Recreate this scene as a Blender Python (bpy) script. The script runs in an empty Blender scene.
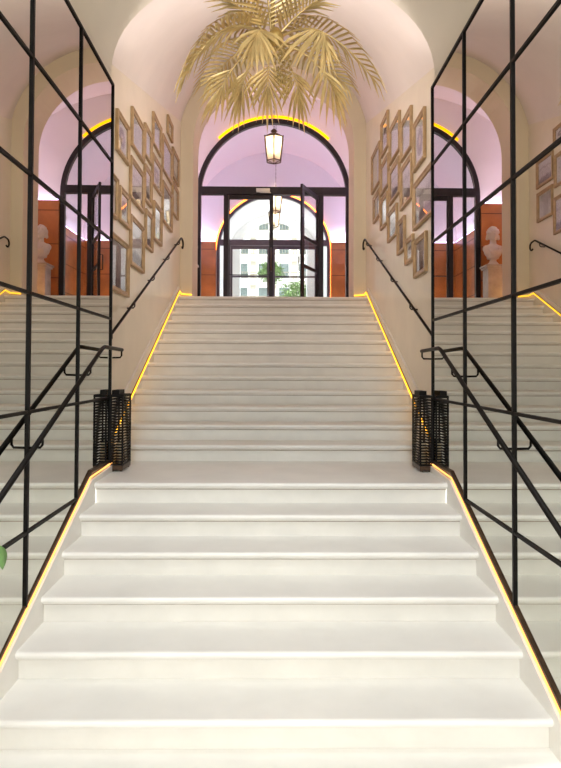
import bpy, math, random
from mathutils import Vector, Matrix
random.seed(7)
C = bpy.context.scene.collection
PI = math.pi

# ------------------------------------------------------------------ dimensions (metres, camera height = 0)
R, T = .16, .3486                # riser, tread
YL, ZL = 4.643, -.8755           # landing edge
YU = 5.703                       # first nosing of the upper flight
YT, ZT = YU + 12*T, ZL + 13*R    # top nosing / lobby floor
SL = R/T
XM, XU = 1.39, 1.579             # mirror plane, upper wall
YE = 5.2                         # end of the mirrored section
YA, YB = 10.15, 10.80            # arch wall
YP, YP2 = 12.80, 13.08           # first glazed partition wall
YQ, YQ2 = 16.9, 17.2             # second
YO, YO2 = 20.0, 20.4             # street front
def low(Y): return ZL - SL*(YL-Y) if Y < YL else ZL
def up(Y): return ZL + R + (Y-YU)*SL
def zs(Y): return 2.80 + (Y-YE)*.285        # springing line of the upper vault
def vh(Y): return .92 + (Y-YE)/(YA-YE)*.36  # its rise

# ------------------------------------------------------------------ materials
def mat(name, col, rough=.5, metal=0., noise=0., nscale=6., col2=None, bump=0., bscale=40., coat=0., spec=.5, detail=6):
    m = bpy.data.materials.new(name); m.use_nodes = True
    nt = m.node_tree; b = nt.nodes['Principled BSDF']
    b.inputs['Roughness'].default_value = rough; b.inputs['Metallic'].default_value = metal
    b.inputs['Specular IOR Level'].default_value = spec
    b.inputs['Coat Weight'].default_value = coat
    b.inputs['Base Color'].default_value = (*col, 1)
    tc = nt.nodes.new('ShaderNodeTexCoord')
    if noise > 0:
        n = nt.nodes.new('ShaderNodeTexNoise'); n.inputs['Scale'].default_value = nscale; n.inputs['Detail'].default_value = detail
        nt.links.new(tc.outputs['Object'], n.inputs['Vector'])
        r = nt.nodes.new('ShaderNodeValToRGB')
        r.color_ramp.elements[0].position = .35; r.color_ramp.elements[1].position = .68
        c2 = col2 or tuple(c*(1-noise) for c in col)
        r.color_ramp.elements[0].color = (*c2, 1); r.color_ramp.elements[1].color = (*col, 1)
        nt.links.new(n.outputs['Fac'], r.inputs['Fac']); nt.links.new(r.outputs['Color'], b.inputs['Base Color'])
    if bump > 0:
        n2 = nt.nodes.new('ShaderNodeTexNoise'); n2.inputs['Scale'].default_value = bscale
        nt.links.new(tc.outputs['Object'], n2.inputs['Vector'])
        bp = nt.nodes.new('ShaderNodeBump'); bp.inputs['Strength'].default_value = bump; bp.inputs['Distance'].default_value = .01
        nt.links.new(n2.outputs['Fac'], bp.inputs['Height']); nt.links.new(bp.outputs['Normal'], b.inputs['Normal'])
    return m
def emit(name, col, s):
    m = bpy.data.materials.new(name); m.use_nodes = True; nt = m.node_tree; nt.nodes.clear()
    e = nt.nodes.new('ShaderNodeEmission'); o = nt.nodes.new('ShaderNodeOutputMaterial')
    e.inputs['Color'].default_value = (*col, 1); e.inputs['Strength'].default_value = s
    nt.links.new(e.outputs[0], o.inputs[0]); return m
def glassmat(name, tint=(1, 1, 1), ior=1.5, rough=.0, base=.0):
    m = bpy.data.materials.new(name); m.use_nodes = True; nt = m.node_tree; nt.nodes.clear()
    t = nt.nodes.new('ShaderNodeBsdfTransparent'); t.inputs[0].default_value = (*tint, 1)
    g = nt.nodes.new('ShaderNodeBsdfGlossy'); g.inputs['Roughness'].default_value = rough
    f = nt.nodes.new('ShaderNodeFresnel'); f.inputs['IOR'].default_value = ior
    mx = nt.nodes.new('ShaderNodeMixShader'); o = nt.nodes.new('ShaderNodeOutputMaterial')
    ge = nt.nodes.new('ShaderNodeNewGeometry'); inv = nt.nodes.new('ShaderNodeMath'); inv.operation = 'SUBTRACT'; inv.inputs[0].default_value = 1
    ml = nt.nodes.new('ShaderNodeMath'); ml.operation = 'MULTIPLY'
    nt.links.new(ge.outputs['Backfacing'], inv.inputs[1]); nt.links.new(inv.outputs[0], ml.inputs[0]); nt.links.new(f.outputs[0], ml.inputs[1])
    nt.links.new(ml.outputs[0], mx.inputs[0])
    nt.links.new(t.outputs[0], mx.inputs[1]); nt.links.new(g.outputs[0], mx.inputs[2]); nt.links.new(mx.outputs[0], o.inputs[0])
    return m
def glossy(name, col, rough=0.):
    m = bpy.data.materials.new(name); m.use_nodes = True; nt = m.node_tree; nt.nodes.clear()
    g = nt.nodes.new('ShaderNodeBsdfGlossy'); g.inputs['Color'].default_value = (*col, 1); g.inputs['Roughness'].default_value = rough
    o = nt.nodes.new('ShaderNodeOutputMaterial'); nt.links.new(g.outputs[0], o.inputs[0]); return m
def opal(name, col):
    m = bpy.data.materials.new(name); m.use_nodes = True; nt = m.node_tree; nt.nodes.clear()
    t = nt.nodes.new('ShaderNodeBsdfTransparent'); t.inputs[0].default_value = (*col, 1)
    l = nt.nodes.new('ShaderNodeBsdfTranslucent'); l.inputs[0].default_value = (*col, 1)
    mx = nt.nodes.new('ShaderNodeMixShader'); mx.inputs[0].default_value = .42
    o = nt.nodes.new('ShaderNodeOutputMaterial')
    nt.links.new(t.outputs[0], mx.inputs[1]); nt.links.new(l.outputs[0], mx.inputs[2]); nt.links.new(mx.outputs[0], o.inputs[0]); return m

M = {}
M['stone'] = mat('pale_stone', (.83, .805, .75), .42, noise=.07, nscale=3.2, bump=.03, bscale=25)
M['riser'] = mat('pale_stone_riser', (.83, .80, .735), .5, noise=.08, nscale=4.0, bump=.03, bscale=30)
M['joint'] = mat('brown_joint', (.46, .37, .29), .8, noise=.3, nscale=12)  # thin brown strip on the riser head under each nosing
M['plaster'] = mat('cream_plaster', (.80, .74, .635), .6, noise=.05, nscale=1.6, bump=.05, bscale=18)
M['stucco'] = mat('polished_stucco', (.82, .745, .615), .30, noise=.08, nscale=2.2, bump=.03, bscale=9, spec=.6)
M['vault'] = mat('vault_plaster', (.82, .745, .71), .55, noise=.07, nscale=1.5, bump=.05, bscale=8)
M['arch'] = mat('arch_plaster', (.72, .62, .45), .6, noise=.05, nscale=1.6)
M['lobby'] = mat('lobby_plaster', (.80, .74, .76), .6, noise=.04, nscale=1.5)
M['white'] = mat('white_plaster', (.82, .82, .80), .6, noise=.05, nscale=2)
M['skirt'] = mat('white_skirting', (.80, .77, .72), .45, noise=.05, nscale=5)
M['iron'] = mat('black_iron', (.007, .005, .004), .5, .0, noise=.3, nscale=30, spec=.12)
M['bronze'] = mat('dark_bronze', (.10, .062, .04), .38, .8, noise=.3, nscale=25)
M['door'] = mat('black_frame_metal', (.018, .014, .017), .45, .3, noise=.3, nscale=20)
M['doorfar'] = mat('bloom_grey_frame', (.085, .065, .085), .4, .3, noise=.2, nscale=15)  # black frame metal greyed: bloom round the far doors put into the colour
M['steel'] = mat('brushed_steel', (.6, .6, .6), .3, 1.)
M['mirror'] = glossy('mirror_glass', (.70, .70, .65))
M['glass'] = glassmat('clear_glass', (.97, .98, .98), 1.45)
M['pglass'] = glassmat('picture_glass', (.95, .95, .95), 1.75)
M['gold'] = mat('gilded_metal', (.84, .63, .30), .36, .7, noise=.22, nscale=9, bump=.05, bscale=30)
M['gold2'] = mat('gilded_metal_dark', (.66, .46, .17), .35, .7, noise=.3, nscale=9)
M['frame'] = mat('gilt_wood', (.48, .325, .175), .42, .25, noise=.3, nscale=14, bump=.05)
M['mat'] = mat('cream_card', (.80, .75, .66), .8, noise=.04, nscale=8)
M['wood'] = mat('orange_wood', (.60, .22, .055), .42, noise=.3, nscale=3.0, coat=.2)
M['groove'] = mat('dark_groove', (.12, .045, .02), .7)
M['marble'] = mat('white_marble', (.80, .75, .68), .45, noise=.1, nscale=8)
M['pedestal'] = mat('grey_marble', (.68, .62, .53), .4, noise=.3, nscale=5)
M['leaf'] = mat('green_leaf', (.16, .30, .10), .4, noise=.3, nscale=20)
M['soil'] = mat('potting_soil', (.06, .04, .03), .9, noise=.4, nscale=40)
M['pot'] = mat('terracotta', (.45, .2, .11), .7, noise=.2, nscale=9)
M['facade'] = mat('cream_facade', (.46, .42, .33), .8, noise=.08, nscale=.8)
M['facstone'] = mat('pale_facade_stone', (.84, .82, .76), .7, noise=.06, nscale=1.5)
M['balc'] = mat('weathered_balcony_iron', (.20, .18, .13), .6, noise=.3, nscale=6)
M['shutter'] = mat('dark_window', (.10, .13, .12), .25, noise=.4, nscale=2)
M['tree'] = mat('street_tree_leaf', (.16, .26, .08), .6, noise=.5, nscale=3)
M['bark'] = mat('tree_bark', (.16, .12, .09), .9, noise=.4, nscale=8)
M['pave'] = mat('street_paving', (.45, .44, .42), .8, noise=.15, nscale=3)
M['led'] = emit('led_amber', (1., .46, .03), 3.0)
M['ledlow'] = emit('led_warm_white', (1., .45, .12), 2.6)
M['ledarch'] = emit('led_arch_yellow', (1., .38, .002), 3.0)
M['ledfar'] = emit('led_far_orange', (1., .20, .02), 11.)
M['cove'] = emit('cove_violet', (.70, .55, 1.), 9.)
M['bulb'] = emit('bulb_warm', (1., .80, .5), 10.)
M['opal'] = opal('lantern_glass', (1., .95, .85))
M['candle'] = mat('candle_wax', (.8, .68, .45), .5)

def picmat(name, kind):
    m = bpy.data.materials.new(name); m.use_nodes = True; nt = m.node_tree; b = nt.nodes['Principled BSDF']
    b.inputs['Roughness'].default_value = .55
    tc = nt.nodes.new('ShaderNodeTexCoord'); sp = nt.nodes.new('ShaderNodeSeparateXYZ'); nt.links.new(tc.outputs['Generated'], sp.inputs[0])
    n = nt.nodes.new('ShaderNodeTexNoise'); n.inputs['Detail'].default_value = 8
    nt.links.new(tc.outputs['Object'], n.inputs['Vector'])
    rp = nt.nodes.new('ShaderNodeValToRGB'); cr = rp.color_ramp
    def ma(op, a, bb):
        x = nt.nodes.new('ShaderNodeMath'); x.operation = op
        for i, s in enumerate((a, bb)):
            if isinstance(s, (int, float)): x.inputs[i].default_value = s
            else: nt.links.new(s, x.inputs[i])
        return x.outputs[0]
    if kind == 'pale':
        n.inputs['Scale'].default_value = 5
        cr.elements[0].position = .3; cr.elements[0].color = (.58, .54, .56, 1); cr.elements[1].position = .6; cr.elements[1].color = (.74, .71, .73, 1)
        f = n.outputs['Fac']
    elif kind == 'oval':
        n.inputs['Scale'].default_value = 9
        dy = ma('MULTIPLY', ma('SUBTRACT', sp.outputs['Y'], .5), 2.4); dz = ma('MULTIPLY', ma('SUBTRACT', sp.outputs['Z'], .5), 2.1)
        d = ma('SQRT', ma('ADD', ma('MULTIPLY', dy, dy), ma('MULTIPLY', dz, dz)), 0)
        f = ma('ADD', d, ma('MULTIPLY', ma('SUBTRACT', n.outputs['Fac'], .5), .5))
        cr.elements[0].position = .15; cr.elements[0].color = (.68, .55, .46, 1); cr.elements[1].position = .95; cr.elements[1].color = (.74, .69, .66, 1)
        e = cr.elements.new(.5); e.color = (.30, .24, .24, 1); e = cr.elements.new(.85); e.color = (.45, .38, .36, 1)
    elif kind == 'view':
        n.inputs['Scale'].default_value = 7
        f = ma('ADD', sp.outputs['Z'], ma('MULTIPLY', ma('SUBTRACT', n.outputs['Fac'], .5), .35))
        cr.elements[0].position = .05; cr.elements[0].color = (.25, .19, .18, 1); cr.elements[1].position = .95; cr.elements[1].color = (.80, .74, .76, 1)
        e = cr.elements.new(.2); e.color = (.22, .17, .18, 1); e = cr.elements.new(.30); e.color = (.66, .60, .60, 1); e = cr.elements.new(.62); e.color = (.72, .66, .66, 1); e = cr.elements.new(.66); e.color = (.50, .45, .46, 1)
        e = cr.elements.new(.76); e.color = (.74, .69, .71, 1)
    else:
        n.inputs['Scale'].default_value = 11; n.inputs['Roughness'].default_value = .8
        f = ma('ADD', ma('MULTIPLY', sp.outputs['Z'], .35), ma('MULTIPLY', n.outputs['Fac'], .9))
        cr.elements[0].position = .38; cr.elements[0].color = (.10, .03, .035, 1); cr.elements[1].position = .78; cr.elements[1].color = (.55, .47, .43, 1)
        e = cr.elements.new(.5); e.color = (.30, .24, .22, 1); e = cr.elements.new(.62); e.color = (.42, .33, .31, 1)
    nt.links.new(f, rp.inputs['Fac']); nt.links.new(rp.outputs['Color'], b.inputs['Base Color'])
    return m
for k in ('pale', 'oval', 'view', 'aged'): M['pic_'+k] = picmat('picture_'+k, k)

# ------------------------------------------------------------------ helpers
ORG = {}
def thing(name, label, cat, loc, group=None, kind=None):
    o = bpy.data.objects.new(name, None); C.objects.link(o); o.location = loc
    o.empty_display_size = .1
    o['label'] = label; o['category'] = cat
    if group: o['group'] = group
    if kind: o['kind'] = kind
    ORG[o.name] = Vector(loc); return o
class MB:
    def __init__(s): s.v = []; s.f = []; s.sm = []
    def add(s, vs, fs, smooth=False):
        b = len(s.v); s.v += [Vector(x) for x in vs]
        for f in fs: s.f.append([b+i for i in f]); s.sm.append(smooth)
        return s
    def box(s, x0, x1, y0, y1, z0, z1, mx=None):
        vs = [Vector((x, y, z)) for z in (z0, z1) for y in (y0, y1) for x in (x0, x1)]
        if mx is not None: vs = [mx @ v for v in vs]
        return s.add(vs, [(0, 2, 3, 1), (4, 5, 7, 6), (0, 1, 5, 4), (2, 6, 7, 3), (0, 4, 6, 2), (1, 3, 7, 5)])
    def prism(s, prof, axis, a, b, smooth=False):
        """profile extruded along x (profile is (y,z)) or y (profile is (x,z)) or z (profile (x,y))"""
        def P(p, t): return (t, p[0], p[1]) if axis == 'x' else (p[0], t, p[1]) if axis == 'y' else (p[0], p[1], t)
        n = len(prof)
        vs = [P(p, a) for p in prof] + [P(p, b) for p in prof]
        s.add(vs, [(i, (i+1) % n, n+(i+1) % n, n+i) for i in range(n)], smooth)
        b0 = len(s.v)-2*n
        s.f += [[b0+i for i in range(n)][::-1], [b0+n+i for i in range(n)]]; s.sm += [False, False]
        return s
    def tube(s, pts, r, n=8, smooth=True, caps=True, closed=False):
        pts = [Vector(p) for p in pts]; k = len(pts); rings = []
        rr = r if isinstance(r, (list, tuple)) else [r]*k
        prevU = None
        for i, p in enumerate(pts):
            if closed: t = pts[(i+1) % k]-pts[i-1]
            else: t = pts[min(i+1, k-1)]-pts[max(i-1, 0)]
            t.normalize()
            if prevU is None:
                u = t.cross(Vector((0, 0, 1)))
                if u.length < .1: u = t.cross(Vector((1, 0, 0)))
            else: u = prevU - t*prevU.dot(t)
            u.normalize(); prevU = u; w = t.cross(u)
            # widen at mitres
            sc = 1.
            if not closed and 0 < i < k-1:
                a = (pts[i]-pts[i-1]).normalized(); c = max(.5, a.dot(t)); sc = 1/c
            rings.append([p+(u*math.cos(2*PI*j/n)+w*math.sin(2*PI*j/n))*rr[i]*(1 if n > 4 else 1.0) for j in range(n)])
        vs = [v for q in rings for v in q]; fs = []
        for i in range(k if closed else k-1):
            i2 = (i+1) % k
            for j in range(n): fs.append((i*n+j, i*n+(j+1) % n, i2*n+(j+1) % n, i2*n+j))
        s.add(vs, fs, smooth)
        if caps and not closed:
            b0 = len(s.v)-k*n
            s.f += [[b0+j for j in range(n)][::-1], [b0+(k-1)*n+j for j in range(n)]]; s.sm += [False, False]
        return s
    def bar(s, p, q, w, h, upv=(0, 0, 1)):
        p, q = Vector(p), Vector(q); t = (q-p); L = t.length; t.normalize(); u = t.cross(Vector(upv)).normalized(); v = u.cross(t)
        mx = Matrix(((u.x, t.x, v.x, p.x), (u.y, t.y, v.y, p.y), (u.z, t.z, v.z, p.z), (0, 0, 0, 1)))
        return s.box(-w/2, w/2, 0, L, -h/2, h/2, mx)
    def lathe(s, prof, c, n=20, smooth=True, ph=0.):
        k = len(prof)
        vs = [(c[0]+r*math.cos(2*PI*j/n+ph), c[1]+r*math.sin(2*PI*j/n+ph), c[2]+z) for r, z in prof for j in range(n)]
        fs = [(i*n+j, i*n+(j+1) % n, (i+1)*n+(j+1) % n, (i+1)*n+j) for i in range(k-1) for j in range(n)]
        s.add(vs, fs, smooth); b0 = len(s.v)-k*n
        s.f += [[b0+j for j in range(n)][::-1], [b0+(k-1)*n+j for j in range(n)]]; s.sm += [False, False]
        return s
    def ball(s, c, r, n=12, m=8, sc=(1, 1, 1), mx=None):
        vs = []
        for i in range(1, m):
            a = PI*i/m
            for j in range(n):
                v = Vector((r*sc[0]*math.sin(a)*math.cos(2*PI*j/n), r*sc[1]*math.sin(a)*math.sin(2*PI*j/n), r*sc[2]*math.cos(a)))
                if mx is not None: v = mx @ v
                vs.append(Vector(c)+v)
        top = Vector((0, 0, r*sc[2])); 
        if mx is not None: top = mx @ top
        vs += [Vector(c)+top, Vector(c)-top]; t = len(vs)-2
        fs = [((i)*n+j, (i+1)*n+j, (i+1)*n+(j+1) % n, i*n+(j+1) % n) for i in range(m-2) for j in range(n)]
        fs += [(t, j, (j+1) % n) for j in range(n)] + [(t+1, (m-2)*n+(j+1) % n, (m-2)*n+j) for j in range(n)]
        return s.add(vs, fs, True)
    def grid(s, rows, smooth=True):
        n = len(rows[0]); vs = [p for r in rows for p in r]
        return s.add(vs, [(i*n+j, i*n+j+1, (i+1)*n+j+1, (i+1)*n+j) for i in range(len(rows)-1) for j in range(n-1)], smooth)
    def build(s, name, m, parent=None, label=None, cat=None, group=None, kind=None, bevel=0., org=None):
        me = bpy.data.meshes.new(name)
        root = parent
        while root is not None and root.parent is not None: root = root.parent
        o3 = ORG[root.name] if root is not None else Vector(org) if org else (sum(s.v, Vector())/len(s.v) if kind != 'structure' and cat else Vector((0, 0, 0)))
        if root is None and not org and cat: o3 = Vector((o3.x, o3.y, min(v.z for v in s.v)))
        me.from_pydata([v-o3 for v in s.v], [], s.f); me.update()
        for p, q in zip(me.polygons, s.sm): p.use_smooth = q
        me.materials.append(m)
        import bmesh
        bm = bmesh.new(); bm.from_mesh(me); bmesh.ops.recalc_face_normals(bm, faces=bm.faces); bm.to_mesh(me); bm.free()
        o = bpy.data.objects.new(name, me); C.objects.link(o)
        if root is not None: o.parent = parent
        else: o.location = o3; ORG[o.name] = o3
        if label: o['label'] = label
        if cat: o['category'] = cat
        if group: o['group'] = group
        if kind: o['kind'] = kind
        if bevel > 0:
            b = o.modifiers.new('bevel', 'BEVEL'); b.width = bevel; b.segments = 2; b.limit_method = 'ANGLE'
        return o
def dup(root, loc, label, group=None):
    r = root.copy(); C.objects.link(r); r.location = loc; r['label'] = label
    if group: r['group'] = group
    ORG[r.name] = Vector(loc)
    for ch in list(root.children):
        c = ch.copy(); C.objects.link(c); c.parent = r
        for g in list(ch.children):
            d = g.copy(); C.objects.link(d); d.parent = c
    return r

def archcurve(half, spring, rise, zb, n=32):
    pts = [(-half, zb), (-half, spring)]
    for i in range(1, n): 
        a = PI - PI*i/n; pts.append((half*math.cos(a), spring+rise*math.sin(a)))
    return pts+[(half, spring), (half, zb)]
def arch_wall(mb, y0, y1, half, spring, rise, hx, zt, zb, n=32):
    inn = archcurve(half, spring, rise, zb, n); out = [(-hx, zb), (-hx, spring)]
    for x, z in inn[2:-2]:
        dx, dz = x, z-spring
        k = min(hx/abs(dx) if abs(dx) > 1e-6 else 1e9, (zt-spring)/dz if dz > 1e-6 else 1e9)
        out.append((dx*k, spring+dz*k))
    out += [(hx, spring), (hx, zb)]; k = len(inn)
    for y in (y0, y1):
        mb.add([(x, y, z) for x, z in inn]+[(x, y, z) for x, z in out], [(i, i+1, k+i+1, k+i) for i in range(k-1)])
    b = len(mb.v)
    mb.add([(x, y, z) for y in (y0, y1) for x, z in inn], [(i, i+1, k+i+1, k+i) for i in range(k-1)], False)
    mb.add([(x, y, z) for y in (y0, y1) for x, z in out], [(i, i+1, k+i+1, k+i) for i in range(k-1)], False)
    return mb
def barrel(mb, half, spring, rise, y0, y1, n=32):
    prof = [(half*math.cos(PI-PI*i/n), spring+rise*math.sin(PI*i/n)) for i in range(n+1)]
    return mb.grid([[(x, y, z) for x, z in prof] for y in (y0, (y0+y1)/2, y1)])

# ------------------------------------------------------------------ the shell
for s, nm in ((-1, 'left'), (1, 'right')):
    w = MB()
    a, b = sorted((s*(XM+.025), s*1.95))
    w.box(a, b, -3.0, YE, -2.4, 2.60)
    ys = [YE+(YA-YE)*i/8 for i in range(9)]
    # polished wall beside the upper flight: sloped head under the vault
    prof = [(YE, -1.1), (YA, -1.1)]+[(y, zs(y)) for y in reversed(ys)]
    w.prism(prof, 'x', *sorted((s*XU, s*1.95)))
    o = w.build('wall_'+nm, M['stucco'], kind='structure')
    o.data.materials.append(M['plaster'])
    for p in o.data.polygons:
        if p.index < 6: p.material_index = 1
barrel(MB(), XM+.025, 2.60, .95, -3.0, YE-.1).build('ceiling', M['plaster'], kind='structure')
arch_wall(MB(), YE-.1, YE, XM+.025, 2.60, .95, 1.95, 5.2, 2.59).build('wall_front_arch', M['plaster'], kind='structure')
vm = MB(); rows = []
for i in range(25):
    Y = YE-.02+(YA+.02-YE)*i/24; h = vh(Y); z0 = zs(Y); Rr = (XU**2+h*h)/(2*h); cz = z0+h-Rr; a0 = math.asin(min(1, XU/Rr))
    row = []
    for j in range(41):
        a = -a0+2*a0*j/40; row.append((Rr*math.sin(a), Y, cz+Rr*math.cos(a)))
    rows.append(row)
vm.grid(rows).build('ceiling_stair_vault', M['vault'], kind='structure')
arch_wall(MB(), YA, YB, 1.365, 3.86, 1.35, 3.3, 6.8, .9).build('wall_arch', M['arch'], kind='structure')
# lobby
for s, nm in ((-1, 'left'), (1, 'right')):
    w = MB(); w.box(*sorted((s*2.9, s*3.3)), YB, YP, 1.0, 3.62); w.box(*sorted((s*2.4, s*3.3)), YP2, YQ, 1.0, 3.7)
    w.build('wall_lobby_'+nm, M['lobby'], kind='structure')
    MB().box(*sorted((s*1.62, s*2.2)), YQ2, YO, 1.0, 3.45).build('wall_porch_'+nm, M['white'], kind='structure')
vm = MB(); barrel(vm, 2.92, 3.60, 2.35, YB-.02, YP+.02); barrel(vm, 2.42, 3.66, 2.5, YP2-.02, YQ+.02)
vm.build('ceiling_lobby_vault', M['lobby'], kind='structure')
barrel(MB(), 1.64, 3.42, 1.75, YQ2-.02, YO+.02).build('ceiling_porch_vault', M['white'], kind='structure')
arch_wall(MB(), YP, YP2, 1.655, 3.73, 1.655, 3.3, 6.8, 1.0).build('wall_lobby_back', M['lobby'], kind='structure')
arch_wall(MB(), YQ, YQ2, 1.60, 3.37, 1.60, 3.3, 6.8, 1.0).build('wall_vestibule_back', M['lobby'], kind='structure')
arch_wall(MB(), YO, YO2, 1.12, 3.90, 1.12, 3.3, 6.8, 1.0).build('wall_street', M['white'], kind='structure')
MB().box(-3.3, 3.3, YT+.33, YO2, .95, ZT).build('floor_lobby', M['stone'], kind='structure')
MB().box(-1.95, 1.95, -3.0, YL-7*T+.03, -2.45, ZL-8*R).build('floor', M['stone'], kind='structure')
MB().box(-40, 40, YO2, 85, .9, ZT-.02).build('ground_street', M['pave'], kind='structure')
# cream pilaster edges on the arch wall (the slightly projecting margin round the opening)
mb = MB(); inn = archcurve(1.367, 3.86, 1.352, ZT, 32); out = archcurve(1.435, 3.86, 1.42, ZT, 32); k = len(inn)
mb.add([(x, YA-.02, z) for x, z in inn]+[(x, YA-.02, z) for x, z in out]+[(x, YA+.01, z) for x, z in out]+[(x, YA+.01, z) for x, z in inn],
       [(i, i+1, k+i+1, k+i) for i in range(k-1)]+[(k+i, k+i+1, 2*k+i+1, 2*k+i) for i in range(k-1)]+[(i, i+1, 3*k+i+1, 3*k+i) for i in range(k-1)])
mb.build('trim_1', M['arch'], kind='structure')
# wood wainscot of lobby and vestibule
def wainscot(n, x0, x1, y0, y1, z0, z1, face):
    mb = MB(); mb.box(x0, x1, y0, y1, z0, z1)
    o = mb.build('trim_%d' % n, M['wood'], kind='structure')
    g = MB()
    for i in range(1, 4):
        z = z0+(z1-z0)*i/3.3
        if face == 'y': g.box(x0, x1, y0-.004, y0+.002, z-.008, z+.008)
        else:
            xs = x1 if x1 < 0 else x0; g.box(xs-.004, xs+.004, y0, y1, z-.008, z+.008)
    gg = g.build('panel_joint', M['groove'], o); return o
ZC1, ZC2 = 3.58, 3.60
wainscot(2, -2.9, -1.665, YP-.05, YP-.003, ZT, ZC1, 'y'); wainscot(3, 1.665, 2.9, YP-.05, YP-.003, ZT, ZC1, 'y')
wainscot(4, -2.4, -1.62, YQ-.05, YQ-.003, ZT, ZC2, 'y'); wainscot(5, 1.62, 2.4, YQ-.05, YQ-.003, ZT, ZC2, 'y')
wainscot(6, -2.397, -2.35, YP2+.01, YQ-.06, ZT, ZC2, 'x'); wainscot(7, 2.35, 2.397, YP2+.01, YQ-.06, ZT, ZC2, 'x')
wainscot(8, -2.897, -2.85, YB+.01, YP-.06, ZT, ZC1, 'x'); wainscot(9, 2.85, 2.897, YB+.01, YP-.06, ZT, ZC1, 'x')
def cove(lbl, *b):
    MB().box(*b).build('cove_light', M['cove'], label=lbl, cat='cove light', group=None)
cove('violet cove light strip on top of the lobby wood panels left of the black arch', -2.85, -1.68, YP-.046, YP-.012, ZC1+.002, ZC1+.03)
cove('violet cove light strip on top of the lobby wood panels right of the black arch', 1.68, 2.85, YP-.046, YP-.012, ZC1+.002, ZC1+.03)
cove('violet cove light strip on the wood panels left of the far street doors', -2.33, -1.66, YQ-.046, YQ-.012, ZC2+.002, ZC2+.03)
cove('violet cove light strip on the wood panels right of the far street doors', 1.66, 2.33, YQ-.046, YQ-.012, ZC2+.002, ZC2+.03)
cove('violet cove light strip along the left side wall behind the glass partition', -2.39, -2.36, YP2+.3, YQ-.1, ZC2+.002, ZC2+.03)
cove('violet cove light strip along the right side wall behind the glass partition', 2.36, 2.39, YP2+.3, YQ-.1, ZC2+.002, ZC2+.03)

# ------------------------------------------------------------------ staircase
st = thing('staircase', 'broad pale stone staircase in two flights rising to the glazed lobby doors', 'staircase', (0, 0, ZL-8*R))
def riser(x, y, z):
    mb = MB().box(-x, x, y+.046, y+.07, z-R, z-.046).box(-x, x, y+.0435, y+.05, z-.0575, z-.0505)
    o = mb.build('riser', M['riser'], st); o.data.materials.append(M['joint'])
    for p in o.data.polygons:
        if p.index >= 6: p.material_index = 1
def tread_profile(y, z, d, th=.042):
    return [(y+d, z), (y+.016, z), (y+.006, z-.004), (y, z-.014), (y, z-.024), (y+.006, z-.034), (y+.016, z-.038), (y+.020, z-th-.004), (y+.046, z-th-.010), (y+.046, z-th-.006), (y+d, z-th-.006)]
XLS = XM-.03
for k in range(7, 0, -1):
    y, z = YL-k*T, ZL-k*R
    MB().prism(tread_profile(y, z, T+.07), 'x', -XLS, XLS).build('tread', M['stone'], st)
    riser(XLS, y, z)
mb = MB().prism(tread_profile(YL, ZL, YE-YL), 'x', -XM, XM)
mb.box(-XU, XU, YE, YU+.07, ZL-.05, ZL); mb.build('landing', M['stone'], st)
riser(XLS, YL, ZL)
XUS = XU-.025
for k in range(13):
    y, z = YU+k*T, ZL+(k+1)*R
    MB().prism(tread_profile(y, z, T+.07 if k < 12 else T+.02), 'x', -XUS, XUS).build('tread', M['stone'], st)
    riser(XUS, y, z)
for s in (-1, 1):
    y0, y1 = YL-7.6*T, YL+.02
    a = .056
    MB().prism([(y0, low(y0)-.35), (y0, low(y0)+a), (YL-.05, low(YL-.05)+a), (YE-.002, ZL+a), (YE-.002, ZL-.04), (YL+.03, ZL-.04), (YL+.03, ZL-.35)], 'x', *sorted((s*XLS, s*(XM+.02)))).build('stringer', M['skirt'], st)
    y0, y1 = YU-.3, YT
    MB().prism([(YE+.002, ZL), (YE+.002, ZL+.16), (YU-.36, ZL+.16), (YT, ZT+.15), (YA-.003, ZT+.15), (YA-.003, ZT-.1), (YT, ZT-.35), (YU, ZL-.1), (YE+.002, ZL-.05)], 'x', *sorted((s*XUS, s*XU))).build('stringer', M['skirt'], st)

# LED strips
for s, nm in ((-1, 'left'), (1, 'right')):
    x = s*(XUS-.012); a = .085
    t = thing('led_strip', 'glowing amber LED strip along the foot of the %s wall beside the upper stairs' % nm, 'light strip', (s*1.54, 7.8, up(7.8)))
    pts = [(x, YU-.22, ZL+.03), (x, YT+.02, ZT+a), (x, YA-.05, ZT+a*.75), (s*1.37, YA-.05, ZT+.05)]
    MB().tube(pts, .011, 6).build('glowing_tube', M['led'], t)
    MB().tube([(p[0]+s*.009, p[1], p[2]+.012) for p in pts[:3]], .007, 6).build('channel', M['bronze'], t)
    x = s*(XM-.012); a = .068
    t = thing('led_strip', 'warm glowing LED strip under the %s mirror along the lower stairs' % nm, 'light strip', (x, 3.6, low(3.6)))
    y0 = YL-7.5*T
    pts = [(x, y0, low(y0)+a), (x, YL-.04, low(YL-.04)+a), (x, YE-.004, ZL+a)]
    MB().tube(pts, .0062, 6).build('glowing_tube', M['ledlow'], t)
    MB().tube([(p[0]+s*.006, p[1], p[2]-.006) for p in pts], .006, 6).build('channel', M['bronze'], t)
t = thing('led_strip', 'yellow LED line glowing over the first black arch', 'light strip', (0, YP-.03, 4.0))
def ring(mb, r, cz, y, rad, a0, a1, n=40):
    return mb.tube([(r*math.cos(a), y, cz+r*math.sin(a)) for a in [math.radians(a0+(a1-a0)*i/n) for i in range(n+1)]], rad, 6)
ring(MB(), 1.70, 3.73, YP-.032, .028, 46, 134).build('glowing_tube', M['ledarch'], t)
t = thing('led_strip', 'yellow LED line round the far black arch of the street doors', 'light strip', (0, YQ-.03, 3.6))
ring(MB(), 1.63, 3.37, YQ-.02, .016, 0, 180).tube([(1.63, YQ-.02, ZT+.01), (1.63, YQ-.02, 3.37)], .016, 6).build('glowing_tube', M['ledfar'], t)

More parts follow.
